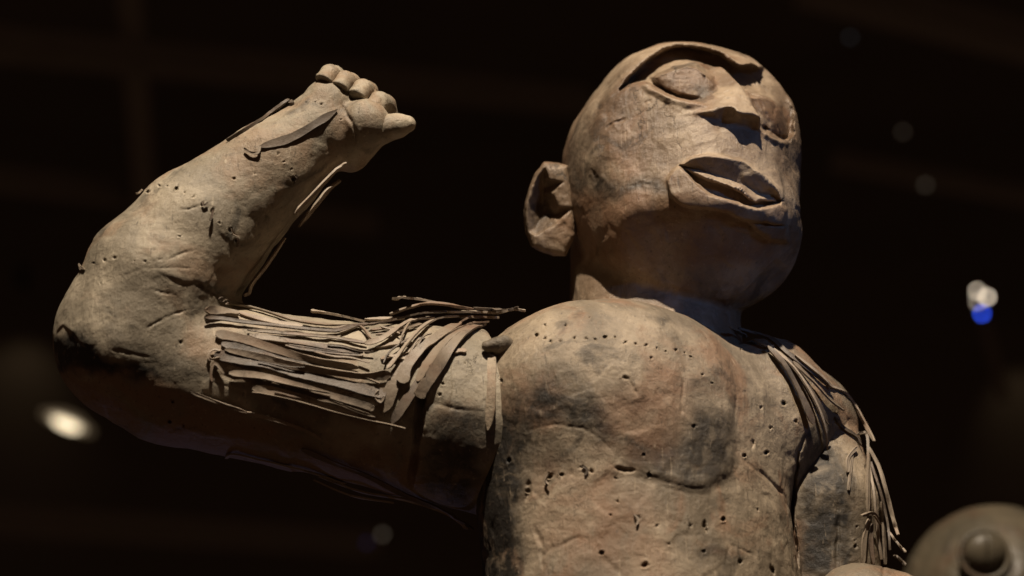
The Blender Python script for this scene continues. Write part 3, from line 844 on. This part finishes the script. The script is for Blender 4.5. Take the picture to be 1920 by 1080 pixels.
strip(Z8((640, 540), (682, 620), (712, 722), (740, 832), (762, 905)), 7, 8, 5, parent=larm)
strip(Z8((556, 650), (556, 590), (590, 542)), 6, 7, 4, parent=larm)
strip(Z8((640, 600), (660, 722), (672, 852), (692, 1010)), 6, 7, 4, parent=larm)
strip(Z8((690, 768), (702, 900), (708, 1030)), 10, 8, 4, parent=larm)
strip(Z8((600, 828), (645, 818), (676, 862)), 6, 14, 5, parent=larm)
strip(Z8((640, 840), (622, 930), (618, 1030)), 9, 6, 4, parent=larm)
strip(Z8((655, 860), (650, 930), (660, 1030)), 8, 5, 4, parent=larm)
strip(Z8((652, 600), (692, 722), (722, 855), (732, 970)), 6, 5, 4, parent=larm)
strip(Z8((718, 888), (750, 930), (792, 978)), 6, 8, 4, parent=larm)
strip(Z8((748, 992), (775, 1010), (797, 1034)), 6, 6, 4, parent=larm)
strip(Z8((500, 410), (540, 460), (585, 490), (610, 530)), 6, 5, 4, parent=larm)
strip(Z8((575, 560), (568, 640), (560, 720)), 5, 4, 4, parent=larm)

# bent nail ends, little knots and the wooden peg at the shoulder seam
def curl(pts, w_, lift, parent=arm): return strip(pts, w_, lift, 3.2, name='nail', parent=parent)
curl([(160, 506), (152, 500), (149, 496), (153, 507)], 3.2, 2)
curl([(268, 356), (262, 362), (256, 364)], 4, 2)
curl([(412, 565), (420, 560), (428, 566), (420, 572)], 4, 6)
curl([(426, 572), (432, 564), (440, 570)], 5, 7)
curl(Z4((905, 385), (897, 420), (888, 440)), 4, 7)
curl(Z4((850, 340), (860, 360), (880, 345)), 3, 5)
curl(Z4((1000, 480), (1010, 505), (1040, 520)), 3, 5)
curl(Z4((1030, 525), (1032, 560), (1028, 575)), 3, 6)
curl(Z3((425, 780), (440, 800), (425, 825)), 4, 5)
curl(Z7((440, 650), (460, 668), (450, 690)), 4, 5, torso)
curl(Z7((310, 680), (300, 710), (312, 730)), 4, 5, torso)
curl(Z7((640, 845), (655, 862), (650, 885)), 4, 5, torso)
PEGC, _ = march(all_body, [922], [650])
pz = PEGC[0][2]
def peg_field(p):
    d = cone(p, P(912, 650, pz + 24), P(946, 644, pz + 18), 9, 15)
    d = smin(d, cone(p, P(936, 650, pz + 16), P(948, 664, pz + 2), 14, 8), 8)
    d = smin(d, cone(p, P(914, 656, pz + 18), P(922, 700, pz + 4), 5, 3), 4)
    return smin(d, cone(p, P(930, 660, pz + 14), P(932, 716, pz + 2), 5, 3), 4)
v, q = mesh_field(peg_field, P(880, 740, pz) - np.array([0, 0, 40]), P(990, 600, pz) + np.array([0, 0, 70]), 1.8, 6)
v = hewn(v, q, .5, .8, 61, 20)
mesh_obj('peg', v, q, WOOD, torso, attrs={'stain_and_shade': np.full(len(v), .35)})
strip([(922, 668), (921, 720), (919, 770), (915, 806)], 17, 4, 4, (1, .4), parent=torso, mat=WOOD, name='wedge')
print('strips', time.time() - T0)

#@@OTHER
# ---- second statue, out of focus behind
OC = P(1872, 1135, -1500)
def osc(px): return px * (D + 1500) / D
other = empty('statue', OC - np.array([0, 900, 0]), 'rounded grey head of another carved figure with a ringed bulging eye', 'statue')
OR_ = osc(182)
def dome_field(p):
    d = ell(p, OC, (OR_, OR_ * 1.03, OR_))
    return d
hd = dome_field
EY = P(1845, 1042, -1500); EY = OC + (EY - OC) + np.array([0, 0, OR_ * .82])
EY = P(1846, 1040, EY[2])
v, q = mesh_field(hd, OC - OR_ - 20, OC + OR_ + 20, 5, 10)
v = hewn(v, q, .8, 1, 67, 80)
oh = mesh_obj('head', v, q, GREY, other)
en = np.array([-.1, .35, .93]); en /= np.linalg.norm(en)
def ring_field(p):
    q = p - EY.astype(F); h = q @ en.astype(F); r = np.sqrt(np.maximum((q * q).sum(1) - h * h, 0))
    d = np.sqrt((r - osc(43)) ** 2 + ((h + 4) * .7) ** 2) - osc(5.5)
    return d
v, q = mesh_field(ring_field, EY - 100, EY + 100, 3.5, 8)
mesh_obj('eye_ring', v, q, GREY, oh)
def ball_field(p):
    d = ell(p, EY + np.array([0, osc(5), 4]), (osc(38), osc(35), osc(22)))
    return smax(d, -(np.abs(p[:, 0] - EY[0]) - 1.5 + 0 * d + np.maximum(0, 20 - p[:, 2] + EY[2]) ), 3)
v, q = mesh_field(ball_field, EY - 80, EY + 80, 3.5, 8)
mesh_obj('eye', v, q, GREY, oh)

# ---- dark hall behind: wall, ceiling, beams, lamps
DARK = plain('dark_paint', (.12, .105, .09), .8)
BEAM = plain('dark_steel', (.21, .19, .165), .6)
BLACK = plain('black_metal', (.015, .015, .015), .5)
def box(name, c, size, mat, parent=None):
    x, y, z = [k / 2 for k in size]
    vs = [np.array(c) + (i * x, j * y, k * z) for i in (-1, 1) for j in (-1, 1) for k in (-1, 1)]
    fs = [(0, 1, 3, 2), (4, 6, 7, 5), (0, 4, 5, 1), (2, 3, 7, 6), (0, 2, 6, 4), (1, 5, 7, 3)]
    return mesh_obj(name, vs, fs, mat, parent, smooth=False, world=True)
o = box('wall', (0, 11.1, 3.5), (26, .2, 9), DARK); o['kind'] = 'structure'
o = box('ceiling', (0, 4, 8.1), (26, 16, .2), DARK); o['kind'] = 'structure'

def ray(px, py, dist):
    """world point at that distance from the camera"""
    p = np.array([(px - 960) / D, (540 - py) / D, -1.0])
    return W((0, 0, D)) + R3 @ (p / np.linalg.norm(p)) * dist

def lathe(name, c, axis, prof, mat, parent, n=20):
    a = Vector(axis).normalized(); u = a.orthogonal().normalized(); w_ = a.cross(u)
    vs, fs = [], []
    for r, h in prof:
        for k in range(n):
            t = 2 * math.pi * k / n
            vs.append(np.array(c) + np.array(a * h + u * (r * math.cos(t)) + w_ * (r * math.sin(t))))
    for i in range(len(prof) - 1):
        for k in range(n):
            fs.append((i * n + k, i * n + (k + 1) % n, (i + 1) * n + (k + 1) % n, (i + 1) * n + k))
    fs.append(tuple(range(n))[::-1]); fs.append(tuple((len(prof) - 1) * n + k for k in range(n)))
    return mesh_obj(name, vs, fs, mat, parent, world=True)

def lamp(px, py, dist, r, colr, e, label, group=None, name='spotlight', axis=None, body=True):
    c = ray(px, py, dist)
    t = bpy.data.objects.new(name, None); col.objects.link(t); t.location = c; t.empty_display_size = .05
    t['label'] = label; t['category'] = 'lamp'
    if group: t['group'] = group
    ax = np.array(W((0, 0, D))) - c if axis is None else np.array(axis); ax = ax / np.linalg.norm(ax)
    if body:
        lathe('housing', c - ax * .004, ax, [(r * .6, -r * 5), (r * 1.1, -r * 4.6), (r * 1.25, 0.0)], BLACK, t)
    m = plain('lit_lens', (.5, .5, .5), .4, colr, e)
    lathe('lens', c, ax, [(r * .98, -.003), (r, 0), (r * .8, r * .12), (.3 * r, r * .2)], m, t)
    return t
WARM = (1, .82, .62)
U = 1.0 / 3600
G = 'small far spotlights'
lamp(1832, 546, 8.5, .008, WARM, 7, 'upper left lamp of the bright warm trio', G)
lamp(1851, 557, 8.4, .0085, WARM, 9, 'right lamp of the bright warm trio', G)
lamp(1833, 566, 8.6, .007, WARM, 5, 'lowest lamp of the bright warm trio', G)
lamp(1841, 588, 8.3, .0085, (.03, .10, 1), 9, 'small lamp glowing blue under the warm trio', G)
lamp(1693, 247, 9, .010, WARM, .11, 'upper faint brown lamp right of the carved face', G)
lamp(1735, 347, 9, .011, WARM, .14, 'lower faint brown lamp right of the carved face', G)
lamp(717, 1002, 9, .011, WARM, .22, 'faint brown lamp below the raised arm', G)
lamp(688, 1018, 9, .011, (.1, .15, 1), .06, 'dim blue lamp below the raised arm', G)
lamp(1594, 70, 9, .011, (.6, .8, 1), .05, 'faintest grey lamp near the top right of the head', G)
# oval lamp seen aslant
ob = tuple(R3 @ np.array([-.30, -.86, .40]))
o = lamp(124, 797, 7.2, .050, (1, .82, .54), 1.9, 'large oval lamp glowing cream below the elbow', None, 'ceiling_light', axis=ob, body=False)
ring = plain('lit_halo', (.3, .3, .3), .4, (1, .78, .5), .5)  # glowing rings added around the lens to give a soft halo
lathe('halo_ring', np.array(o.location) - np.array(ob) * .004, np.array(ob), [(.02, -.02), (.05, -.018), (.064, -.008), (.07, -.004)], ring, o)
lathe('outer_halo', np.array(o.location) - np.array(ob) * .006, np.array(ob), [(.06, -.03), (.07, -.018), (.10, -.008), (.105, -.004)], plain('dim_halo', (.3, .3, .3), .4, (1, .72, .42), .07), o)
# wall washers whose pools of light show on the far wall
def washer(px, py, energy, ang, label):
    c = ray(px, py, 9.5); t = (11.0 - W((0, 0, D))[1]) / (c - W((0, 0, D)))[1]
    hit = W((0, 0, D)) + (c - W((0, 0, D))) * t
    at = hit + np.array([.10, -.45, .75])
    e = bpy.data.objects.new('wall_washer', None); col.objects.link(e); e.location = at; e['label'] = label; e['category'] = 'lamp'
    ax = (hit - at) / np.linalg.norm(hit - at)
    lathe('housing', at - ax * .02, ax, [(.02, -.14), (.04, -.13), (.045, 0), (.04, .0)], BLACK, e)
    l = bpy.data.lights.new('beam', 'SPOT'); l.energy = energy; l.color = (1, .72, .42); l.spot_size = math.radians(ang); l.spot_blend = 1; l.shadow_soft_size = .01
    lo = bpy.data.objects.new('beam', l); col.objects.link(lo); lo.location = ax * .02; lo.parent = e
    lo.rotation_euler = Vector(ax).to_track_quat('-Z', 'Y').to_euler()
washer(1915, 790, 2.2, 50, 'dim lamp washing the dark wall at the right edge')
washer(20, 775, 1.8, 85, 'dim lamp washing the dark wall at the left edge')

# beams under the dark ceiling, and the pole below the blue lamp
def beam(a, b, wdt, hgt, parent, name='beam', mat=None):
    a = Vector(a); b = Vector(b); d = (b - a).normalized(); sd = d.cross(Vector((0, 0, 1))).normalized() if abs(d.z) < .95 else Vector((1, 0, 0)); up = sd.cross(d)
    vs = [np.array(e + sd * (i * wdt / 2) + up * (j * hgt / 2)) for e in (a, b) for i, j in ((-1, -1), (1, -1), (1, 1), (-1, 1))]
    fs = [(0, 1, 2, 3), (7, 6, 5, 4), (0, 4, 5, 1), (1, 5, 6, 2), (2, 6, 7, 3), (3, 7, 4, 0)]
    return mesh_obj(name, vs, fs, mat or BEAM, parent, smooth=False, world=True)
ceil = bpy.data.objects['ceiling']
for (x0, y0, d0, x1, y1, d1, wd) in ((-300, 55, 8, 1100, 190, 10.4, .12), (-300, 300, 9, 700, 420, 10.6, .10), (1500, -30, 8.5, 2200, 150, 9.5, .14), (230, -200, 8, 300, 700, 11, .10),
                                     (1560, 300, 10, 2200, 420, 10.5, .08), (-200, 960, 9, 700, 1020, 10.5, .12)):
    beam(ray(x0, y0, d0), ray(x1, y1, d1), wd, wd, ceil)
p = beam(ray(1846, 604, 8.3), ray(1884, 750, 8.1), .035, .035, None, 'pole', BEAM)
p['label'] = 'thin dim pole hanging below the blue lamp'; p['category'] = 'pole'
print('done', time.time() - T0)
